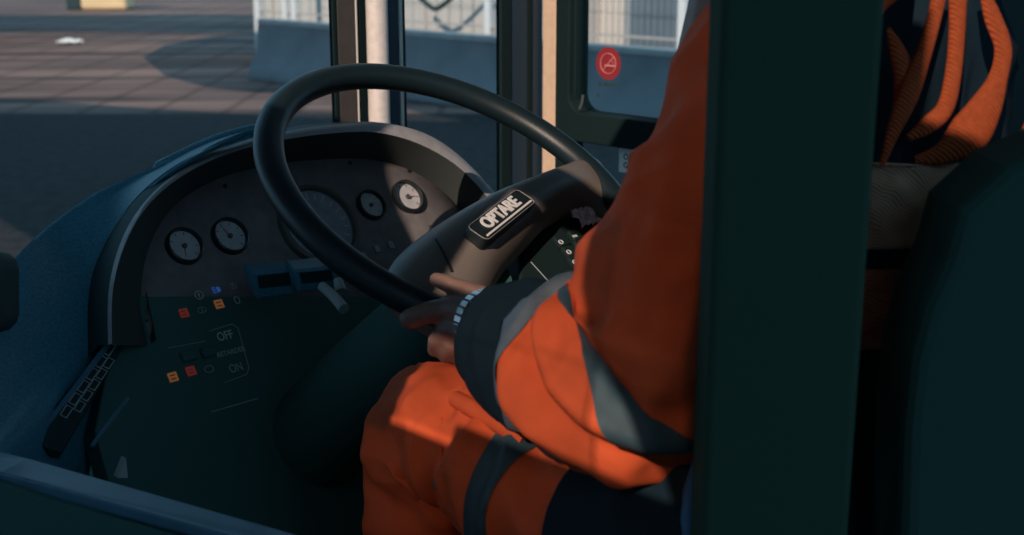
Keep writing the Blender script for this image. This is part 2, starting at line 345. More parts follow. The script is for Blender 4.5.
# corner pillar
cp = on(530, 60, ptS, nS); tr = bpy.data.objects.new('trim_2', None); COL.objects.link(tr); tr.location = (cp.x, cp.y, 1.0); tr['kind'] = 'structure'
bar_px(501, 512, ptS, nS, .016, M['rubber'], tr, 'rubber_strip')
bar_px(511, 528, ptS, nS, .010, M['frameblue'], tr, 'pillar_face')
bar_px(527, 533, ptS, nS, .014, M['rubber'], tr, 'groove')
bar_px(532, 543, ptS, nS, .010, M['frameblue'], tr, 'pillar_face')
bar_px(542, 556, ptW, nW, .03, M['tan'], tr, 'tan_strip')
bar_px(555, 575, ptW, nW, .03, M['rubber'], tr, 'pillar_edge')
# side window frame with rounded glass opening
def wp(px, py, b=0.0): return on(px, py, ptW+nW*b, nW)
Zt = 2.35
c1 = wp(589, 60); c2 = wp(640, 112)
tr = bpy.data.objects.new('window_3', None); COL.objects.link(tr); tr.location = wp(700, 140); tr['kind'] = 'structure'
zb = wp(640, 118).z; zlow = wp(612, 144).z; f_in = wp(579, 60).dot(BF); f_out = wp(565, 60).dot(BF)
def wq(f, z, b=0.0): return BR*(RX+b)+BF*f+V((0, 0, z))
fb = 1.12
fr = MB(); outer = [(f_out, zlow-.0), (f_out, Zt), (fb-.05, Zt), (fb-.05, zlow)]
rr = .035
inner = [(f_in-rr+rr*math.cos(a), zb+rr+rr*math.sin(a)) for a in [math.radians(x) for x in (0, -22, -45, -67, -90)]]
# frame as 4 pieces with the rounded lower corner
bars = MB()
bars.prism([wq(f_out, zlow, -.03), wq(f_out, Zt, -.03), wq(f_in, Zt, -.03), wq(f_in, zb+rr, -.03)]+[wq(f, z, -.03) for f, z in inner[1:]]+[wq(fb, zb, -.03), wq(fb, zlow, -.03)], nW*.06)
bars.build('window_frame', M['rubber'], tr, smooth=False, bevel=.004)
gl = MB(); gl.box(wq((f_in+fb)/2, (zb+Zt)/2, 0), BF*(f_in-fb)/2, nW*.003, Z*(Zt-zb)/2); gl.build('upper_pane', M['glass'], tr, smooth=False)
gl = MB(); gl.box(wq((f_out+fb)/2, (1.3+zlow)/2, 0), BF*(f_out-fb)/2, nW*.003, Z*(zlow-1.3)/2); gl.build('lower_pane', M['glass'], tr, smooth=False)
MB().tube([wp(583, 95, -.034), wp(582, 103, -.034), wp(579.5, 109, -.034)], .0025, 8).build('worn_edge', M['chrome'], tr)
# dark lining of the side wall behind the cab window
struct('trim_3', MB().box(busp(RX-.01, -.33, 1.75), BR*.025, BF*1.42, Z*.85).build('trim_3', M['blackmat'], smooth=False))
# windscreen panes
for i, (xa, xb) in enumerate(((-60, 335), (405, 502))):
    a = on(xa, 60, ptS, nS); b = on(xb, 60, ptS, nS); c = (a+b)/2
    o = MB().box(V((c.x, c.y, (1.16+2.35)/2)), BR*((b-a).dot(BR)/2), BF*.003, Z*.595).build('w', M['glass'], smooth=False)
    struct('window_%d' % (i+1), o)

# no smoking sticker on the side glass
def disc(c, u, v, n, ru, rv, th=.0006, seg=36):
    return [c+u*ru*math.cos(2*math.pi*k/seg)+v*rv*math.sin(2*math.pi*k/seg) for k in range(seg)]
c = wp(608.5, 63.5, -.006); u = -BF; n = -nW
st = thing('no_smoking_sticker', c, 'round red no smoking sticker on the side window glass', 'sticker')
mr = (wp(608.5, 47, -.006)-c).length
MB().prism(disc(c, u, Z, n, mr*1.0, mr), n*.0006).build('red_disc', M['stred'], st, smooth=False)
s2 = MB()
ring = disc(c+n*.0012, u, Z, n, mr*.62, mr*.62)
s2.tube([*ring, ring[0]], .0008, 6); s2.tube([c+n*.0012+u*(-.44*mr)+Z*(-.44*mr), c+n*.0012+u*.44*mr+Z*.44*mr], .0009, 6)
s2.box(c+n*.0012-Z*mr*.12+u*mr*.15, u*mr*.42, n*.0004, Z*mr*.05); s2.tube([c+n*.0012+u*mr*t+Z*mr*(.12+.1*math.sin(t*9)) for t in (.1, .2, .3, .4, .5)], .0005, 5)
s2.build('cigarette_symbol', M['stpink'], st)
text('small_lettering', 'NO SMOKING', M['blackmat'], st, wp(608, 84.5, -.006)+n*.0006, u, Z, .0085, bold=.0005, sx=.9)
c = wp(598, 95, -.006); MB().prism(disc(c, u, Z, n, .004, .004), n*.0006).build('small_dot', M['blackmat'], st)
# white square sticker under the frame
c = wp(627, 161, -.006); hh = (wp(627, 149, -.006)-c).length
st = thing('white_label_sticker', c, 'small white label with dark symbols under the side window frame', 'sticker')
MB().box(c, u*hh*.85, n*.0004, Z*hh).build('label_sheet', M['stwhite'], st, smooth=False)
for sx_, sz_, rr_ in ((-.1, .35, .22), (.45, .3, .2), (-.1, -.35, .2)):
    cc = c+u*hh*sx_+Z*hh*sz_+n*.0006; rg = disc(cc, u, Z, n, hh*rr_, hh*rr_, seg=20); MB().tube([*rg, rg[0]], .0011, 6).build('symbol', M['blackmat'], st)
MB().box(c+u*hh*.3-Z*hh*.5+n*.0006, u*hh*.25, n*.0004, Z*hh*.08).build('symbol', M['blackmat'], st)

# ------------------------------------------------------------------ dashboard
TAU = math.radians(35)
PN = ((-BF)*math.cos(TAU)+Z*math.sin(TAU)).normalized()      # the instrument panel faces the driver
PC = P(280, 230, 1.85); PU = BR; PV = PN.cross(PU).normalized()
def pp(px, py, h=0.0): return on(px, py, PC+PN*h, PN)
dash = thing('dashboard', V((PC.x, PC.y, .48)), 'dark curved bus dashboard with round gauges and blue side shell behind the steering wheel', 'dashboard')
HL = .07
Apx = [(150, 345), (141, 300), (148, 250), (172, 208), (215, 180), (270, 165), (330, 159), (375, 160), (412, 171), (440, 189), (463, 213), (482, 245), (495, 290)]
Bpx = [(112, 345), (113, 290), (127, 240), (152, 201), (192, 170), (243, 149), (300, 137), (350, 132), (381, 133), (417, 143), (452, 162), (478, 186), (500, 215), (520, 250)]
Epx = [(99, 345), (103, 285), (115, 238), (139, 196), (181, 163), (236, 140), (298, 126), (350, 122), (385, 123), (424, 133), (455, 152), (484, 180), (506, 208), (528, 245)]
Cpx = [(108, 345), (109, 288), (122, 239), (147, 199), (187, 166), (239, 143), (298, 129), (350, 123), (385, 123), (424, 133), (455, 152), (484, 180), (506, 208), (528, 245)]
def resamp(px, n=60):
    c = crom(px, 12); L = [0]
    for a, b in zip(c, c[1:]): L.append(L[-1]+math.dist(a, b))
    out = []; j = 0
    for k in range(n):
        s = L[-1]*k/(n-1)
        while j < len(L)-2 and L[j+1] < s: j += 1
        t = (s-L[j])/max(L[j+1]-L[j], 1e-9); out.append(tuple(a+(b-a)*t for a, b in zip(c[j], c[j+1])))
    return out
A = [pp(x, y) for x, y in resamp(Apx)]; B = [pp(x, y, HL) for x, y in resamp(Bpx)]
C_ = [pp(x, y, HL-.012) for x, y in resamp(Cpx)]
cen = sum(A, V((0, 0, 0)))/len(A)
E_ = [pp(x, y, HL-.04) for x, y in resamp(Epx)]
D = [c-PN*(HL+.08)+(c-cen).normalized()*.004 for c in E_]
MB().quad_grid([A, [a.lerp(b, .5) for a, b in zip(A, B)], B]).build('hood_lining', M['hood'], dash)
lip = MB(); lip.quad_grid([B, [b.lerp(c, .3)+PN*.004 for b, c in zip(B, C_)], [b.lerp(c, .7)+PN*.003 for b, c in zip(B, C_)], C_]); lip.build('hood_edge', M['lip'], dash, ang=80)
MB().quad_grid([C_, E_, [c.lerp(d, .5) for c, d in zip(E_, D)], D]).build('hood_shell', M['plastic'], dash)
# instrument panel: solid slab, running down to the lower fascia
top_ = resamp(Apx, 60); pr_ = [[pp(x, y) for x, y in top_]]
for t in (.5, 1): pr_.append([pp(x*(1-t)+(130+370*k/59)*t, min(y, 300)*(1-t)+302*t) for k, (x, y) in enumerate(top_)])
o = MB().quad_grid(pr_).build('instrument_panel', M['panel'], dash); s_ = o.modifiers.new('s', 'SOLIDIFY'); s_.thickness = .02; s_.offset = -1
low = [(120, 296), (505, 296), (500, 420), (420, 560), (130, 560), (95, 430), (112, 345)]
MB().prism([pp(x, y, .004) for x, y in low], -PN*.04).build('lower_fascia', M['lower'], dash, smooth=False, bevel=.003)
for x, y in ((225, 186), (350, 163), (409, 171)):
    MB().lathe(pp(x, y), PN, PU, [(0, .002), (.0028, .002), (.0034, 0)], 14).build('screw', M['bezel'], dash)

def gauge(x, y, wpx, face, bez, nticks=8, ang=2.2, big=False, name='gauge'):
    c = pp(x, y); r = .5*wpx/F*(c-EYE).dot(FW)/.83
    gb = MB(); gb.lathe(c, PN, PU, [(r*1.14, -.004), (r*1.14, .006), (r*1.10, .009), (r*1.0, .010), (r*.97, .002)], 48)
    go_ = gb.build(name, bez, dash)
    MB().lathe(c+PN*.002, PN, PU, [(0, 0), (r*.98, 0)], 48).build('dial', face, go_)
    tk = MB()
    for k in range(nticks):
        a = math.radians(225-270*k/(nticks-1)); d = PU*math.cos(a)+PV*math.sin(a); e = PN.cross(d)
        tk.box(c+d*r*.80+PN*.0025, d*r*.09, e*r*.02, PN*.0003)
    tk.build('dial_marks', M['mark'] if not big else M['white'], go_, smooth=False)
    d = PU*math.cos(ang)+PV*math.sin(ang); e = PN.cross(d)
    MB().prism([c+PN*.003-d*r*.15-e*r*.05, c+PN*.003+d*r*.68, c+PN*.003-d*r*.15+e*r*.05], PN*.001).build('needle', M['needle'] if not big else M['white'], go_, smooth=False)
    MB().lathe(c+PN*.003, PN, PU, [(r*.16, 0), (r*.14, .003), (0, .003)], 20).build('needle_cap', M['bezelgrey'], go_)
    MB().lathe(c+PN*.0065, PN, PU, [(0, .0002), (r*.97, 0)], 48).build('cover_glass', M['gauge_glass'], go_)
    return go_
gauge(183.5, 247, 29, M['dial'], M['bezel'], ang=-1.8)
gauge(229, 237, 29, M['dial'], M['bezel'], ang=2.0)
gauge(318, 226, 66, M['dialdark'], M['bezelgrey'], 17, 3.6, True, 'speedometer')
gauge(370, 206, 23.5, M['dial'], M['bezel'], ang=.2)
gauge(406.5, 197.5, 26, M['dial'], M['bezel'], ang=-.1)
# small rocker marks under the right gauges
for x, y in ((377, 249), (391, 245), (364, 256)):
    MB().box(pp(x, y, .003), PU*.0045, PV*.006, PN*.002).build('rocker_switch', M['grey'], dash, bevel=.001)
# warning lamps
def lamp(x, y, m, w_=.0062, h_=.0062, glyph=None):
    o = MB().box(pp(x, y, .0055), PU*w_, PV*h_, PN*.0012).build('warning_lamp', m, dash, bevel=.0006)
    if glyph == 'bars':
        for k in (-1, 1): MB().box(pp(x, y, .0072)+PV*h_*.4*k, PU*w_*.55, PV*.0007, PN*.0003).build('lamp_symbol', M['mark'], o)
    return o
def ring_sym(x, y, r_, m, bar=True, rx=1.0):
    c = pp(x, y, .006); rg = [c+PU*r_*rx*math.cos(2*math.pi*k/20)+PV*r_*math.sin(2*math.pi*k/20) for k in range(21)]
    s = MB().tube(rg, .0007, 6)
    if bar: s.box(c, PU*.0008, PV*r_*.55, PN*.0004)
    s.build('warning_symbol', m, dash)
lamp(184, 313, M['red'], glyph='bars'); lamp(219, 304, M['orange_l'], glyph='bars')
ring_sym(199, 295, .0058, M['white']); ring_sym(202, 310, .0038, M['grey'], rx=1.6); ring_sym(237, 300, .005, M['white'], False, .75); ring_sym(233, 286, .004, M['grey'], True, 1.3)
c = pp(216, 290, .006); MB().prism([c+PU*.001+PV*.0045, c+PU*.0065+PV*.003, c+PU*.0065-PV*.003, c+PU*.001-PV*.0045], PN*.0006).build('headlamp_symbol', M['blue_l'], dash, smooth=False)
hs = MB()
for k in range(4): hs.box(c-PU*.003+PV*(.0038-.0025*k), PU*.0028, PV*.0006, PN*.0004)
hs.build('headlamp_symbol', M['blue_l'], dash)
lamp(173, 377, M['orange_l'], glyph='bars'); lamp(191, 371, M['red'], glyph='bars'); ring_sym(209, 369, .0045, M['grey'], False, 1.4)
# direction of lettering follows the panel
def lbl(s, x, y, size, m, sx=1.0): text('lettering', s, m, dash, pp(x, y, .0045), PU, PV, size, .0006, .0002, sx)
lbl('OFF', 225, 336, .017, M['white'], .8); lbl('RETARDER', 231, 352, .0095, M['grey'], .95); lbl('ON', 236, 368, .016, M['grey'], .8)
ln = [(209, 331), (232, 324), (238, 328), (249, 368), (247, 374), (224, 383)]
MB().tube([pp(x, y, .005) for x, y in ln], .0006, 6).build('panel_line', M['grey'], dash)
MB().tube([pp(x, y, .005) for x, y in ((168, 348), (206, 341))], .0005, 6).build('panel_line', M['grey'], dash)
for k in range(2):                         # retarder rocker switches in the lower fascia
    MB().box(pp(188+20*k, 356-4*k, .006), PU*.010, PV*.007, PN*.004).build('rocker_switch', M['black'], dash, bevel=.002)
MB().box(pp(235, 405, .005), PU*.035, PV*.0006, PN*.0006).build('fascia_seam', M['grey'], dash)

# ---- steering column cowls and stalk
for (x0, y0, x1, y1, d0) in ((246, 268, 288, 300, 1.66), (288, 265, 330, 292, 1.66)):
    a = P(x0, y0, d0); b = P(x1, y0-4, d0+.03); c = P(x0+6, y1, d0+.02); ex = (b-a); ey = (a-c)
    nn = ex.cross(ey).normalized()
    MB().box((a+b)/2-ey*.42, ex*.48, ey*.42, nn*.018).build('column_switch_housing', M['shell'], dash, bevel=.004)
    MB().box((a+b)/2-ey*.3-nn*.0185*(1 if nn.dot(FW) > 0 else -1), ex*.38, ey*.2, nn*.001).build('switch_face', M['plastic'], dash, bevel=.001)
MB().tube([P(322, 286, 1.62), P(334, 297, 1.6), P(344, 309, 1.58)], [.006, .0065, .007], 14).build('indicator_stalk', M['grey'], dash)
MB().tube([P(338, 280, 1.64), P(341, 292, 1.63)], [.006, .008], 12).build('stalk_end', M['grey'], dash)

# ---- right switch bank
SP = P(572, 248, 1.62); SN = (PN+Z*.6).normalized(); SU = BR; SV = SN.cross(SU).normalized()
def sp(px, py, h=0.0): return on(px, py, SP+SN*h, SN)
MB().prism([sp(x, y) for x, y in ((520, 232), (556, 205), (640, 200), (660, 300), (600, 330), (520, 330))], -SN*.05).build('switch_console', M['console'], dash, smooth=False, bevel=.004)
k = 0
for i, (x, y) in enumerate(((561, 242), (575, 236), (569, 252), (581, 246), (575, 262), (588, 257), (592, 241))):
    o = MB().box(sp(x, y, .004), SU*.0095, SV*.0085, SN*.004).build('rocker_switch', M['console'], dash, bevel=.002)
    c = sp(x, y, .0085)
    if i % 2: MB().box(c, SU*.004, SV*.0018, SN*.0003).build('switch_symbol', M['white'], o)
    else:
        rg = [c+SU*.003*math.cos(a*.5236)+SV*.003*math.sin(a*.5236) for a in range(13)]; MB().tube(rg, .0009, 6).build('switch_symbol', M['white'], o)
MB().tube([sp(531, 262, .001), sp(550, 283, .001)], .0006, 6).build('console_seam', M['grey'], dash)

# ---- blue side shell sweeping from the hood to the lower left
def shell():
    S1 = crom([(262, 127, 1.78), (222, 137, 1.78), (182, 154, 1.78), (135, 181, 1.77), (100, 204, 1.74), (58, 235, 1.70), (20, 271, 1.62), (-30, 322, 1.53), (-90, 390, 1.42)], 8)
    S4 = crom([(256, 133, 1.74), (205, 152, 1.72), (160, 180, 1.71), (128, 215, 1.71), (109, 262, 1.70), (106, 322, 1.66), (78, 385, 1.57), (30, 440, 1.45), (-20, 500, 1.32)], 8)
    S2 = [tuple(a_+(b_-a_)*.36 - (.012 if i_ == 2 else 0) for i_, (a_, b_) in enumerate(zip(p_, q_))) for p_, q_ in zip(S1, S4)]
    S3 = [tuple(a_+(b_-a_)*.72 - (.014 if i_ == 2 else 0) for i_, (a_, b_) in enumerate(zip(p_, q_))) for p_, q_ in zip(S1, S4)]
    BK = [max(.01, min(1, (k_-18)/14)) for k_ in range(len(S1))]
    TL = [0.001 if k_ < 40 else .2*min(1, (k_-40)/12) for k_ in range(len(S1))]
    rows = []
    for a, b, c, d in zip(S1, S2, S3, S4):
        p0 = P(a[0], a[1], a[2])
        col = crom([p0+(V((0, 0, -.25))-BR*.02+BF*.06)*BK[len(rows)], p0+(BF*.03-Z*.01)*BK[len(rows)], p0, P(*b), P(*c), P(*d), P(*d)-Z*TL[len(rows)]], 5)
        rows.append([V(q_) for q_ in col])
    m_ = MB(); m_.quad_grid(rows); o = m_.build('side_shell', M['shell'], dash, ang=70)
    s = o.modifiers.new('s', 'SOLIDIFY'); s.thickness = .006
shell()
# vent rail along the lower inner side of shell
VN = (PN+Z*.2-RT*.1).normalized(); VP = P(92, 372, 1.56)
def vp(px, py, h=0.0): return on(px, py, VP+VN*h, VN)
MB().prism([vp(*q_) for q_ in ((124, 322), (132, 330), (62, 452), (28, 442), (50, 412))], -VN*.02).build('vent_rail', M['plastic'], dash, smooth=False, bevel=.002)
MB().prism([vp(*q_, .003) for q_ in ((122, 322), (126, 325), (44, 432), (38, 432))], -VN*.004).build('rail_edge', M['rail'], dash, smooth=False)
for rowi, (x0, y0, x1, y1) in enumerate(((122, 331, 62, 418), (112, 358, 76, 412))):
    n_ = 7-2*rowi
    for k in range(n_):
        t0, t1 = (k+.08)/n_, (k+.86)/n_
        a = vp(x0+(x1-x0)*t0, y0+(y1-y0)*t0, .002); b = vp(x0+(x1-x0)*t1, y0+(y1-y0)*t1, .002); d = (b-a).normalized(); e = VN.cross(d)
        c = (a+b)/2; L = (b-a).length/2; lp = [c+d*L+e*.004, c-d*L+e*.004, c-d*L-e*.004, c+d*L-e*.004, c+d*L+e*.004]
        MB().tube(lp, .0009, 6).build('vent_slot', M['grey'], dash)
MB().tube([P(128, 398, 1.5), P(92, 446, 1.42)], .0022, 8).build('blue_piping', M['rail'], dash)
MB().prism([P(126, 458, 1.42), P(128, 478, 1.42), P(118, 478, 1.42)], BF*.01).build('bracket_tip', M['grey'], dash, smooth=False)
MB().tube([P(347, 371, 1.62), P(360, 386, 1.6)], .004, 8).build('blue_glint', M['rail'], dash)  # small blue glint, built in as a coloured rod
# dashboard body underneath, down to the cab floor
lo_ = [pp(120, 330, -.05), pp(500, 330, -.05)]
bd_ = MB(); a, b = lo_; bb = (a+b)/2
MB().box(V((bb.x, bb.y, 0))+BF*.12+Z*.9, BR*(.5*(b-a).length), BF*.16, Z*.42).build('pedestal', M['black'], dash, smooth=False, bevel=.01)

# ------------------------------------------------------------------ steering wheel
WN = (RT*.385+UPV*.738-FW*.554).normalized(); WC = P(461.5, 193, 1.547); WR_ = .235
WU = WN.cross(V((0, 1, 0))).normalized(); WV = WN.cross(WU).normalized()
sw = thing('steering_wheel', WC-WN*.10, 'large black bus steering wheel with a wide lettered hub bar', 'steering wheel')
rows = []; rt = .0175
for k in range(97):
    a = 2*math.pi*k/96; d = WU*math.cos(a)+WV*math.sin(a)
    rows.append([WC+d*(WR_+rt*math.cos(b))+WN*(rt*.92*math.sin(b)) + d*(.0012*math.sin(3*b) if False else 0) for b in [2*math.pi*j/20 for j in range(20)]])
MB().quad_grid(rows, True).build('rim', M['rim'], sw)
def wpn(px, py, h=0.0): return on(px, py, WC+WN*h, WN)
Lf = crom([(388, 272), (402, 246), (436, 218), (482, 193), (532, 175), (564, 161), (582, 148), (596, 146)], 6)
Rg = crom([(478, 322), (494, 288), (508, 262), (532, 236), (556, 212), (584, 201), (610, 205), (628, 216)], 6)
rows = []; nb = len(Lf)
for i, (a, b) in enumerate(zip(Lf, Rg)):
    t = i/(nb-1); pa_, pb_ = wpn(*a), wpn(*b); row = []
    ends = min(1, t/.12, (1-t)/.12); H = .014+.022*math.sin(math.pi*min(1, max(0, t)))
    for j in range(21):
        s = j/20; prof = (1-abs(2*s-1)**3.0); row.append(pa_.lerp(pb_, s)+WN*(-.018+H*prof*1.15))
    for j in range(20, -1, -1):
        s = j/20; prof = (1-abs(2*s-1)**4); row.append(pa_.lerp(pb_, s)+WN*(-.020-.03*prof))
    rows.append(row)
MB().quad_grid(rows, True, True).build('hub_bar', M['hub'], sw, ang=70)
# column shroud under the hub
hc = wpn(478, 250)
MB().tube([hc-WN*.03, hc-WN*.10, hc-WN*.22+BF*.05, hc-WN*.42+BF*.14], [.055, .06, .07, .075], 24).build('column', M['black'], sw)
# seam lines on the hub
# badge
e0 = wpn(484, 231, .018); e1 = wpn(521, 202, .018); bu = (e1-e0).normalized(); bv = WN.cross(bu).normalized()
HB = .0245
bc = wpn(501, 216.5, HB); bw = (wpn(525, 197, HB)-wpn(475, 236, HB)).length/2
def rrect(c, u, v, hw, hh, r_, tilt=0):
    o_ = []
    for sx_, sy_, a0 in ((1, 1, 0), (-1, 1, 90), (-1, -1, 180), (1, -1, 270)):
        for k in range(6):
            a = math.radians(a0+90*k/5); x = sx_*(hw-r_)+r_*math.cos(a); y = sy_*(hh-r_)+r_*math.sin(a); o_.append(c+u*(x+tilt*y)+v*y)
    return o_
bg_ = MB().prism(rrect(bc-WN*.012, bu, bv, bw, .0145, .007), WN*.016).build('badge', M['badge'], sw, smooth=False, bevel=.0008)
fr_ = rrect(bc+WN*.0042, bu, bv, bw-.001, .0137, .0065)
MB().tube([*fr_, fr_[0]], .00018, 6).build('badge_border', M['silver'], bg_)
text('badge_lettering', 'OPTARE', M['silver'], bg_, bc+WN*.004+bv*.0022, bu, bv, .0225, .0012, .0007, 1.02)
MB().box(bc+WN*.0045-bv*.0095+bu*.002, bu*(bw-.007), bv*.0012, WN*.0005).build('badge_underline', M['silver'], bg_)

# pinkish crumpled sheet beside switches
wr_ = MB(); c = sp(583, 221, .012)
rows = [[c+SU*(-.018+.036*i/9)+SV*(-.014+.028*j/9)+SN*(.004+.007*abs(math.sin(i*1.9+j*.5))) for i in range(10)] for j in range(10)]
wr_.quad_grid(rows); o = wr_.build('crumpled_sheet', M['pink'], ang=15); s = o.modifiers.new('s', 'SOLIDIFY'); s.thickness = .001
tag(o, 'crumpled pinkish sheet lying above the switches right of the wheel hub', 'wrapper')

# ------------------------------------------------------------------ cab door ledge, bottom left
cdo = thing('cab_door', P(150, 520, 1.15)-Z*.6, 'low dark cab door with a blue metal top rail at the lower left', 'door')
LN = (Z*.9-BF*.2).normalized()
q_ = [P(-60, 436, 1.22), P(30, 459, 1.22), P(300, 535, 1.06), P(420, 569, 1.0), P(390, 580, .97), P(240, 537, 1.02), P(0, 471, 1.17), P(-60, 455, 1.19)]
MB().prism(q_, V((0, 0, -.012))).build('top_rail', M['rail'], cdo, smooth=False, bevel=.003)
a = P(-60, 458, 1.19); b = P(390, 584, .97)
dn = (b-a).cross(Z).normalized()
MB().prism([a-Z*.01, b-Z*.01, V((b.x, b.y, .5)), V((a.x, a.y, .5))], dn*(.03 if dn.y > 0 else -.03)).build('door_panel', M['black'], cdo, smooth=False)
# dark rounded unit at the left edge
bx = thing('ticket_unit', P(-18, 320, 1.4)-Z*.1, 'black rounded unit cut by the left edge beside the blue shell', 'unit')
MB().box(P(-30, 292, 1.42), RT*.045, UPV*.045, FW*.04).build('unit_body', M['blackmat'], bx, bevel=.02)
MB().tube([P(-22, 320, 1.42), P(-22, 430, 1.40)], .012, 12).build('mount', M['blackmat'], bx)

sh = V((-SUN.x, -SUN.y, 0))/SUN.z
SHADOW_SLABS[1] = ([(143, 57), (165, 45), (200, 38), (244, 34), tuple(A0+sh*.72-dd*.4), tuple(A0+sh*.72+dd*(Ls*3+14)), tuple(A0-sh*1.6+dd*(Ls*3+14)), (700, 160), (430, 115), (330, 92), (262, 93), (210, 88), (165, 76)],)+SHADOW_SLABS[1][1:]
for c_ in SHADOW_SLABS: shadow_slab(*c_)

# ------------------------------------------------------------------ driver
def cap(mb, p, q, r0, r1, n=14):
    p, q = V(p), V(q); t = (q-p); L = t.length; t = t/L if L > 1e-6 else Z; u = t.orthogonal().normalized(); v = t.cross(u); rows = []
    for k in range(5): a = -math.pi/2+math.pi/2*k/5; rows.append((p+t*r0*math.sin(a), max(r0*math.cos(a), 1e-4)))
    for k in range(5): s = k/4; rows.append((p.lerp(q, s), r0+(r1-r0)*s))
    for k in range(1, 6): a = math.pi/2*k/5; rows.append((q+t*r1*math.sin(a), max(r1*math.cos(a), 1e-4)))
    mb.quad_grid([[c+(u*math.cos(2*math.pi*j/n)+v*math.sin(2*math.pi*j/n))*r for j in range(n)] for c, r in rows], True, True)
def chain(mb, pts):
    for a, b in zip(pts, pts[1:]): cap(mb, P(*a[:3]), P(*b[:3]), a[3], b[3])
body = MB()
HEAD = P(800, -230, 1.22)
chain(body, [(815, 430, 1.30, .14), (818, 300, 1.29, .125), (820, 150, 1.28, .125), (815, 40, 1.27, .12), (798, -40, 1.26, .085)])
cap(body, P(798, -30, 1.26), P(796, -130, 1.24), .058, .055)
# head with face turned towards the windscreen
hb = HEAD; hf = (BF*.96+RT*-.1-Z*.2).normalized()
cap(body, hb+Z*.035-hf*.01, hb+Z*.03+hf*.012, .088, .084); cap(body, hb-Z*.05+hf*.035, hb-Z*.065+hf*.045, .055, .045)
cap(body, hb+Z*.012+hf*.092, hb-Z*.02+hf*.108, .008, .013); cap(body, hb-Z*.052+hf*.083+BR*.02, hb-Z*.052+hf*.083-BR*.02, .009, .009)
for s_ in (-1, 1):
    cap(body, hb+BR*.082*s_+Z*.02-hf*.01, hb+BR*.084*s_-Z*.02-hf*.005, .014, .010)
    cap(body, hb+BR*.03*s_+Z*.022+hf*.078, hb+BR*.032*s_+Z*.022+hf*.08, .012, .012)
# arms
chain(body, [(798, 0, 1.27, .09), (765, -25, 1.17, .062), (720, 120, 1.11, .05), (660, 375, 1.06, .044), (600, 366, 1.13, .042), (540, 350, 1.22, .034), (494, 327, 1.298, .026)])
RS = P(800, -10, 1.27)+BR*.22; RE = RS-Z*.27+BF*.12; RWp = P(652, 292, 1.40)
cap(body, P(800, 0, 1.27), RS, .09, .062); cap(body, RS, RE, .055, .044); cap(body, RE, RWp-BF*.04, .042, .028); cap(body, RWp-BF*.04, RWp, .03, .02)
for k in range(5): cap(body, RWp+BR*(.0)+WN*(.02-.018*k), RWp+BF*.03+WN*(.026-.018*k)-BR*.02, .009, .008)
# legs
chain(body, [(800, 470, 1.28, .11), (700, 520, 1.13, .085), (600, 525, 1.19, .075), (520, 482, 1.27, .066), (445, 435, 1.35, .056), (436, 500, 1.39, .05), (430, 590, 1.42, .05)])
kn = P(430, 590, 1.42); cap(body, kn, V((kn.x-.02, kn.y+.03, .96)), .05, .04); cap(body, V((kn.x-.02, kn.y+.03, .92)), V((kn.x-.02, kn.y+.03, .92))+BF*.15, .035, .03)
RL = P(800, 470, 1.28)+BR*.18; RK = P(445, 470, 1.35)+BR*.30; RF = V((RK.x-.03, RK.y+.05, .93))
cap(body, RL, RK, .09, .056); cap(body, RK, RF, .052, .04); cap(body, RF, RF+BF*.15, .035, .03)
# left hand: palm, thumb and four fingers around the wheel rim
chain(body, [(496, 326, 1.297, .024), (478, 318, 1.305, .019), (462, 312, 1.315, .013)])
chain(body, [(496, 328, 1.297, .023), (476, 330, 1.305, .018), (462, 332, 1.315, .013)])
chain(body, [(498, 330, 1.295, .02), (480, 342, 1.305, .014)])
FING = [[(497, 304, 1.295, .013), (478, 294, 1.305, .0105), (458, 287, 1.315, .0088), (447, 283.5, 1.32, .0092), (436, 279.5, 1.33, .0078)],
        [(468, 309, 1.312, .0135), (446, 309, 1.33, .0125), (426, 313, 1.335, .0120), (410, 319, 1.34, .0118)],
        [(466, 324, 1.312, .0115), (446, 331, 1.33, .0102), (436, 340, 1.35, .0092), (434, 350, 1.372, .008)],
        [(470, 334, 1.312, .011), (455, 343, 1.332, .0098), (447, 352, 1.352, .0088), (448, 361, 1.375, .0078)],
        [(478, 342, 1.31, .010), (467, 351, 1.33, .0085), (461, 358, 1.35, .0078), (463, 366, 1.37, .007)]]
for f_ in FING: chain(body, f_)
bo = body.build('person', M['skin'])
rm = bo.modifiers.new('r', 'REMESH'); rm.mode = 'VOXEL'; rm.voxel_size = .0032; rm.use_smooth_shade = True
bpy.context.view_layer.update()
me = bpy.data.meshes.new_from_object(bo.evaluated_get(bpy.context.evaluated_depsgraph_get())); bo.modifiers.clear(); bo.data = me
bm = bmesh.new(); bm.from_mesh(me)
for _ in range(3): bmesh.ops.smooth_vert(bm, verts=bm.verts, factor=.5, use_axis_x=True, use_axis_y=True, use_axis_z=True)
bm.to_mesh(me); bm.free(); me.polygons.foreach_set('use_smooth', [True]*len(me.polygons))
tag(bo, 'driver in orange high visibility jacket and trousers, left hand gripping the steering wheel', 'person')
# nails
nl = P(437, 278, 1.33)
# hair
hr = MB(); rows = []
for i in range(9):
    a = math.radians(90-i*14); rows.append([hb+Z*(.038+.098*math.sin(a))+(RT*math.cos(b)+FW.cross(RT)*0+V((0, 1, 0))*math.sin(b))*.094*math.cos(a)-hf*(.012+.010*(i/8)) for b in [2*math.pi*j/24 for j in range(24)]])
hr.quad_grid(rows, True, True); hr.build('hair', M['blackmat'], bo)

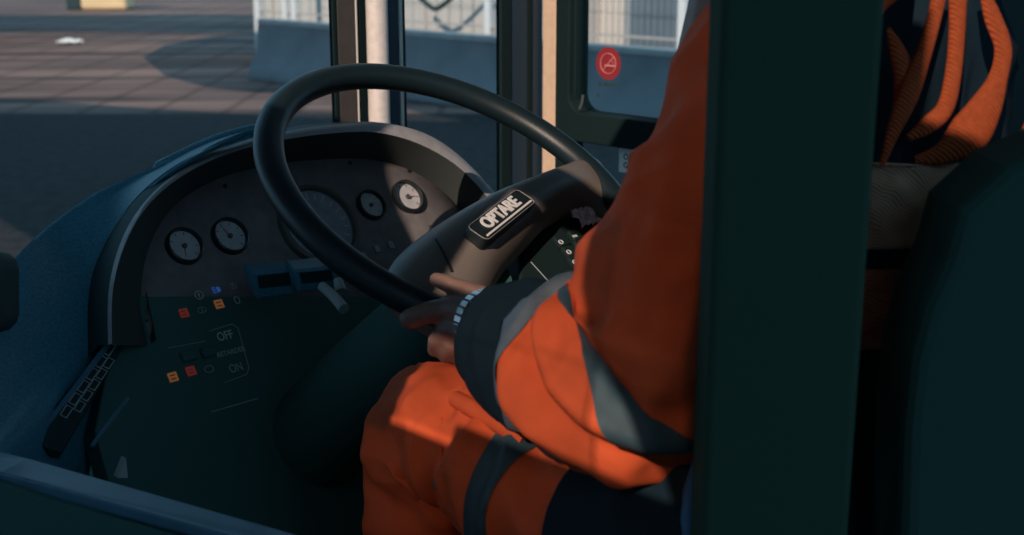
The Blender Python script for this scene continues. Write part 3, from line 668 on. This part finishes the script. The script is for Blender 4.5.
class Cloth:
    def __init__(s, ctrl, amp=.006, seed=0, n=14, flat=1.0, folds=()):
        s.pts = crom(ctrl, n); s.N = len(s.pts); s.amp = amp; s.seed = seed; s.folds = folds; s.flat = flat
        s.c = [P(*p[:3]) for p in s.pts]; s.r = [p[3] for p in s.pts]; s.fr = []; up = -FW
        for i in range(s.N):
            t = (s.c[min(i+1, s.N-1)]-s.c[max(i-1, 0)]).normalized(); u = (up-t*up.dot(t)).normalized(); up = u; s.fr.append((u, t.cross(u)))
    def at(s, i, a, off=0.0):
        i = max(0, min(s.N-1.0001, i)); k = int(i); f = i-k
        c = s.c[k].lerp(s.c[k+1], f); r = s.r[k]+(s.r[k+1]-s.r[k])*f; u = s.fr[k][0].lerp(s.fr[k+1][0], f).normalized(); v = s.fr[k][1].lerp(s.fr[k+1][1], f).normalized()
        d = u*math.cos(a)+v*math.sin(a); p = c+d*r
        q = V((p.x*9+s.seed, p.y*9, p.z*7)); w_ = noise.noise(q)*1.5+.6*noise.noise(q*2.3)
        w2 = 1-abs(noise.noise(V((p.x*16+s.seed*3, p.y*16, p.z*10))))*2.6
        disp = s.amp*(w_+1.0*w2+.55*(1-abs(noise.noise(V((p.x*30+s.seed, p.y*26, p.z*14))))*2.6))
        for (fi, slope, wid, am) in s.folds:
            x = (i-fi-slope*math.sin(a))/wid; disp += am*math.exp(-x*x)
        return p+d*(disp+off)
    def mesh(s, i0, i1, off=0.0, na=84, step=.5, a0=0, a1=None, tilt=0):
        rows = []; n = max(2, int((i1-i0)/step))
        full = a1 is None
        for k in range(n+1):
            i = i0+(i1-i0)*k/n
            rows.append([s.at(i+tilt*math.cos(2*math.pi*j/na), (2*math.pi*j/na) if full else a0+(a1-a0)*j/na, off) for j in range(na+(0 if full else 1))])
        return MB().quad_grid(rows, full)
SL = [(835, -90, 1.19, .085), (803, -10, 1.16, .077), (757, 100, 1.11, .070), (721, 200, 1.08, .073), (682, 290, 1.06, .077), (655, 358, 1.06, .080), (607, 378, 1.09, .072), (565, 362, 1.15, .068), (530, 348, 1.21, .058), (506, 341, 1.255, .043), (484, 331, 1.285, .034)]
sl = Cloth(SL, .006, 3, 14, folds=[(66, 3, 2.2, .006), (72, 4, 2.0, -.006), (76, 8, 1.6, .009), (80, 8, 1.5, -.014), (85, 8, 1.8, .010), (90, -4, 2, .006), (97, 3, 2, -.006), (50, 6, 3, .006), (58, 8, 3, -.006)])
def piece(cl, name, i0, i1, m, off=0.0, **k): return cl.mesh(i0, i1, off, **k).build(name, m, bo, ang=75)
piece(sl, 'jacket_sleeve', 0, 118, M['orange'])
piece(sl, 'reflective_band', 66.8, 71.2, M['tape'], .002, tilt=5)
piece(sl, 'reflective_band', 90, 99.5, M['tapelight'], .002)
piece(sl, 'jacket_cuff', 99, 128, M['navy'], .003)
# trousers
TR = [(790, 560, 1.14, .11), (700, 545, 1.13, .095), (610, 528, 1.19, .085), (530, 478, 1.27, .078), (475, 442, 1.33, .072), (438, 438, 1.37, .072), (434, 492, 1.39, .066), (432, 570, 1.42, .064), (424, 700, 1.47, .060), (420, 830, 1.53, .060)]
tr_ = Cloth(TR, .0075, 11, 14, folds=[(44, 3, 1.6, .005), (50, -5, 1.8, -.006), (60, 6, 2, .003), (66, 4, 2, -.004), (73, 6, 2.4, .004), (80, -6, 2.4, -.005), (88, 5, 2.5, .004)])
piece(tr_, 'trouser_leg', 0, 126, M['orange'])
piece(tr_, 'reflective_band', 36, 41.5, M['tape'], .002)
piece(tr_, 'lap_shade', 0, 27, M['navy'], .008)  # dark wrap on the thigh; the shadow on the lap is in its colour
# pocket flap roll and piping on the thigh
bpy.context.view_layer.update(); DG = bpy.context.evaluated_depsgraph_get()
def hit(px, py, lift=0.0):
    r = ray(px, py).normalized(); h = sc.ray_cast(DG, EYE, r); return h[1]-r*lift
MB().tube([hit(456, 399, -.001), hit(468, 406, -.002), hit(488, 417, -.002), hit(506, 429, -.002), hit(524, 441, -.002)], [.0085, .0095, .009, .0085, .007], 12).build('pocket_flap', M['orange'], bo)
MB().tube([hit(441, y) for y in (418, 428, 438, 448, 458, 466)], .0015, 8).build('piping', M['orange'], bo)
MB().tube([hit(x, y, .0005) for x, y in ((430, 226), (436, 240), (443, 252), (449, 264), (452, 272))], .0016, 8).build('hub_seam', M['badge'], sw)
# right leg and far sleeve
def wc(name, pts, m):
    return MB().tube([p for p, r in pts], [r for p, r in pts], 32).build(name, m, bo)
wc('trouser_leg', [(RL, .105), (RL.lerp(RK, .5), .088), (RK, .07), (RK.lerp(RF, .3), .066), (RF+Z*.05, .065)], M['navy'])
wc('jacket_sleeve', [(RS+Z*.02, .08), (RE, .066), (RE.lerp(RWp, .5), .056), (RE.lerp(RWp, .85), .045)], M['orange'])
for p in (V((kn.x-.02, kn.y+.03, .90)), RF-Z*.03):
    mb = MB(); cap(mb, p-BF*.06, p+BF*.17, .05, .042, 20); mb.build('boot', M['blackmat'], bo)
# jacket around the torso, dark to hold the shade between orange folds
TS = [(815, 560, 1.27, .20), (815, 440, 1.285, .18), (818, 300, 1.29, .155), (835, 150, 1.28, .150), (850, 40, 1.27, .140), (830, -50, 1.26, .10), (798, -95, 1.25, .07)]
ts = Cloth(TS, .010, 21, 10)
piece(ts, 'shaded_jacket_body', 0, 60, M['navy'], step=1, na=96)
def fold(name, pts, m, sq=.6):
    pts = crom(pts, 8); c = [P(x, y, d) for x, y, w_, d in pts]; rows = []
    for i, (x, y, w_, d) in enumerate(pts):
        t = (c[min(i+1, len(c)-1)]-c[max(i-1, 0)]).normalized(); u = t.cross(FW).normalized(); v = t.cross(u); r = .5*w_*d/F
        rows.append([c[i]+u*r*math.cos(a)+v*r*sq*math.sin(a) for a in [2*math.pi*j/20 for j in range(20)]])
    return MB().quad_grid(rows, True, True).build(name, m, bo)
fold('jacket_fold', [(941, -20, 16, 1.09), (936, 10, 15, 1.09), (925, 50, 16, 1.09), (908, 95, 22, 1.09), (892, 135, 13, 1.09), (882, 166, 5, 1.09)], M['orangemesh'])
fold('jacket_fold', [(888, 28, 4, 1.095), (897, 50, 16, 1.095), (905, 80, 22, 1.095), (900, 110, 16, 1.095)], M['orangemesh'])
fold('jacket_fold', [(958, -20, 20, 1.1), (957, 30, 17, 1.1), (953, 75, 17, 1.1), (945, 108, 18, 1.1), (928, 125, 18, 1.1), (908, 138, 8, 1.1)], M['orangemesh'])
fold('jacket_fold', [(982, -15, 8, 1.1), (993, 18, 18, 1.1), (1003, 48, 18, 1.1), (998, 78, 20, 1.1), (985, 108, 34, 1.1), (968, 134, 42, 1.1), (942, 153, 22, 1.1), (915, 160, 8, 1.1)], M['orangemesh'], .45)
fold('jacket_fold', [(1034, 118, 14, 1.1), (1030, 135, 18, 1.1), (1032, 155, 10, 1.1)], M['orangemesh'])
def patch(name, cs, d, m, bul=.012):
    a, b, c, e = cs; rows = []
    for i in range(15):
        s = i/14; row = []
        for j in range(15):
            t = j/14; x = (a[0]*(1-t)+b[0]*t)*(1-s)+(e[0]*(1-t)+c[0]*t)*s; y = (a[1]*(1-t)+b[1]*t)*(1-s)+(e[1]*(1-t)+c[1]*t)*s
            row.append(P(x, y, d-bul*math.sin(math.pi*t)+.006*noise.noise(V((x*.05, y*.05, 3)))))
        rows.append(row)
    o = MB().quad_grid(rows).build(name, m, bo); s_ = o.modifiers.new('s', 'SOLIDIFY'); s_.thickness = .002; return o
patch('back_panel', [(862, 166), (960, 163), (940, 250), (862, 250)], 1.115, M['dimgrey'])
MB().tube([P(862, 163, 1.112), P(905, 165, 1.098), (P(948, 167, 1.11))], .0012, 8).build('panel_seam', M['dimgrey'], bo)
patch('belt', [(860, 249), (942, 249), (938, 268), (858, 268)], 1.112, M['navy'])
patch('mesh_panel', [(860, 268), (936, 268), (908, 350), (856, 350)], 1.115, M['dim'])
patch('mesh_panel', [(852, 412), (906, 410), (898, 545), (844, 545)], 1.115, M['dim'])

# watch
wa = [P(486, 305, 1.265), P(492, 300, 1.262), P(500, 297, 1.262), P(508, 295, 1.266)]
for i in range(len(wa)):
    pass
WT = (P(520, 345, 1.23)-P(486, 331, 1.285)).normalized()
wk = bpy.data.objects.new('wrist_watch', None)
wb = MB(); wcx = P(487, 323, 1.29); ri = .033
uu = WT.orthogonal().normalized(); vv = WT.cross(uu)
for k in range(26):
    a = 2*math.pi*k/26; d = uu*math.cos(a)+vv*math.sin(a); e = WT.cross(d)
    wb.box(wcx+d*ri, d*.0016, e*.0032, WT*.006)
wbo = wb.build('wrist_watch', M['watch'], bo, bevel=.0006)

# ------------------------------------------------------------------ driver's seat
seat = thing('driver_seat', P(800, 560, 1.25)-Z*.0, 'dark driver seat with blue edge, behind the driver at the right', 'seat')
seat.location.z = .88
def sprism(pxs, d, depth, m, name, bev): return MB().prism([P(x, y, d) for x, y in pxs], V((.7, -.7, 0))*-0+V((0, depth, 0))).build(name, m, seat, smooth=False, bevel=bev)
sprism([(1160, 100), (1010, 168), (962, 212), (948, 262), (926, 310), (913, 360), (905, 430), (900, 600), (1180, 600)], .96, .09, M['seatblack'], 'backrest', .012)
MB().box(V((P(740, 560, 1.25).x, P(740, 560, 1.25).y, 1.26)), BR*.24, BF*.25, Z*.06).build('seat_cushion', M['seat'], seat, bevel=.03)
MB().box(V((P(740, 560, 1.25).x, P(740, 560, 1.25).y, 1.05)), BR*.16, BF*.16, Z*.17).build('seat_base', M['black'], seat, bevel=.01)
MB().tube([P(697, 462, 1.04), P(693, 490, 1.04), P(692, 520, 1.03), P(697, 560, 1.02)], [.004, .008, .009, .009], 14).build('seat_bolster', M['seat'], seat)

# ------------------------------------------------------------------ black partition post in the foreground
pl = P(712, 267, .89); pr = P(868, 267, .89); pc = (pl+pr)/2; hw = (pr-pl).length/2
po = thing('partition_post', (pc.x, pc.y+.03, .45), 'wide black upright post crossing the view in front of the driver', 'post')
MB().box(V((pc.x, pc.y+.03, 1.5)), RT*hw, V((0, .03, 0)), Z*1.05).build('upright', M['post'], po, bevel=.006)
a = P(832, 95, .885)
MB().box(V((a.x, a.y-.001, a.z)), RT*.012, V((0, .0015, 0)), Z*.024).build('reflection_patch', M['post_reflection'], po, bevel=.001)  # paler patch that paints in a faint reflection on the post
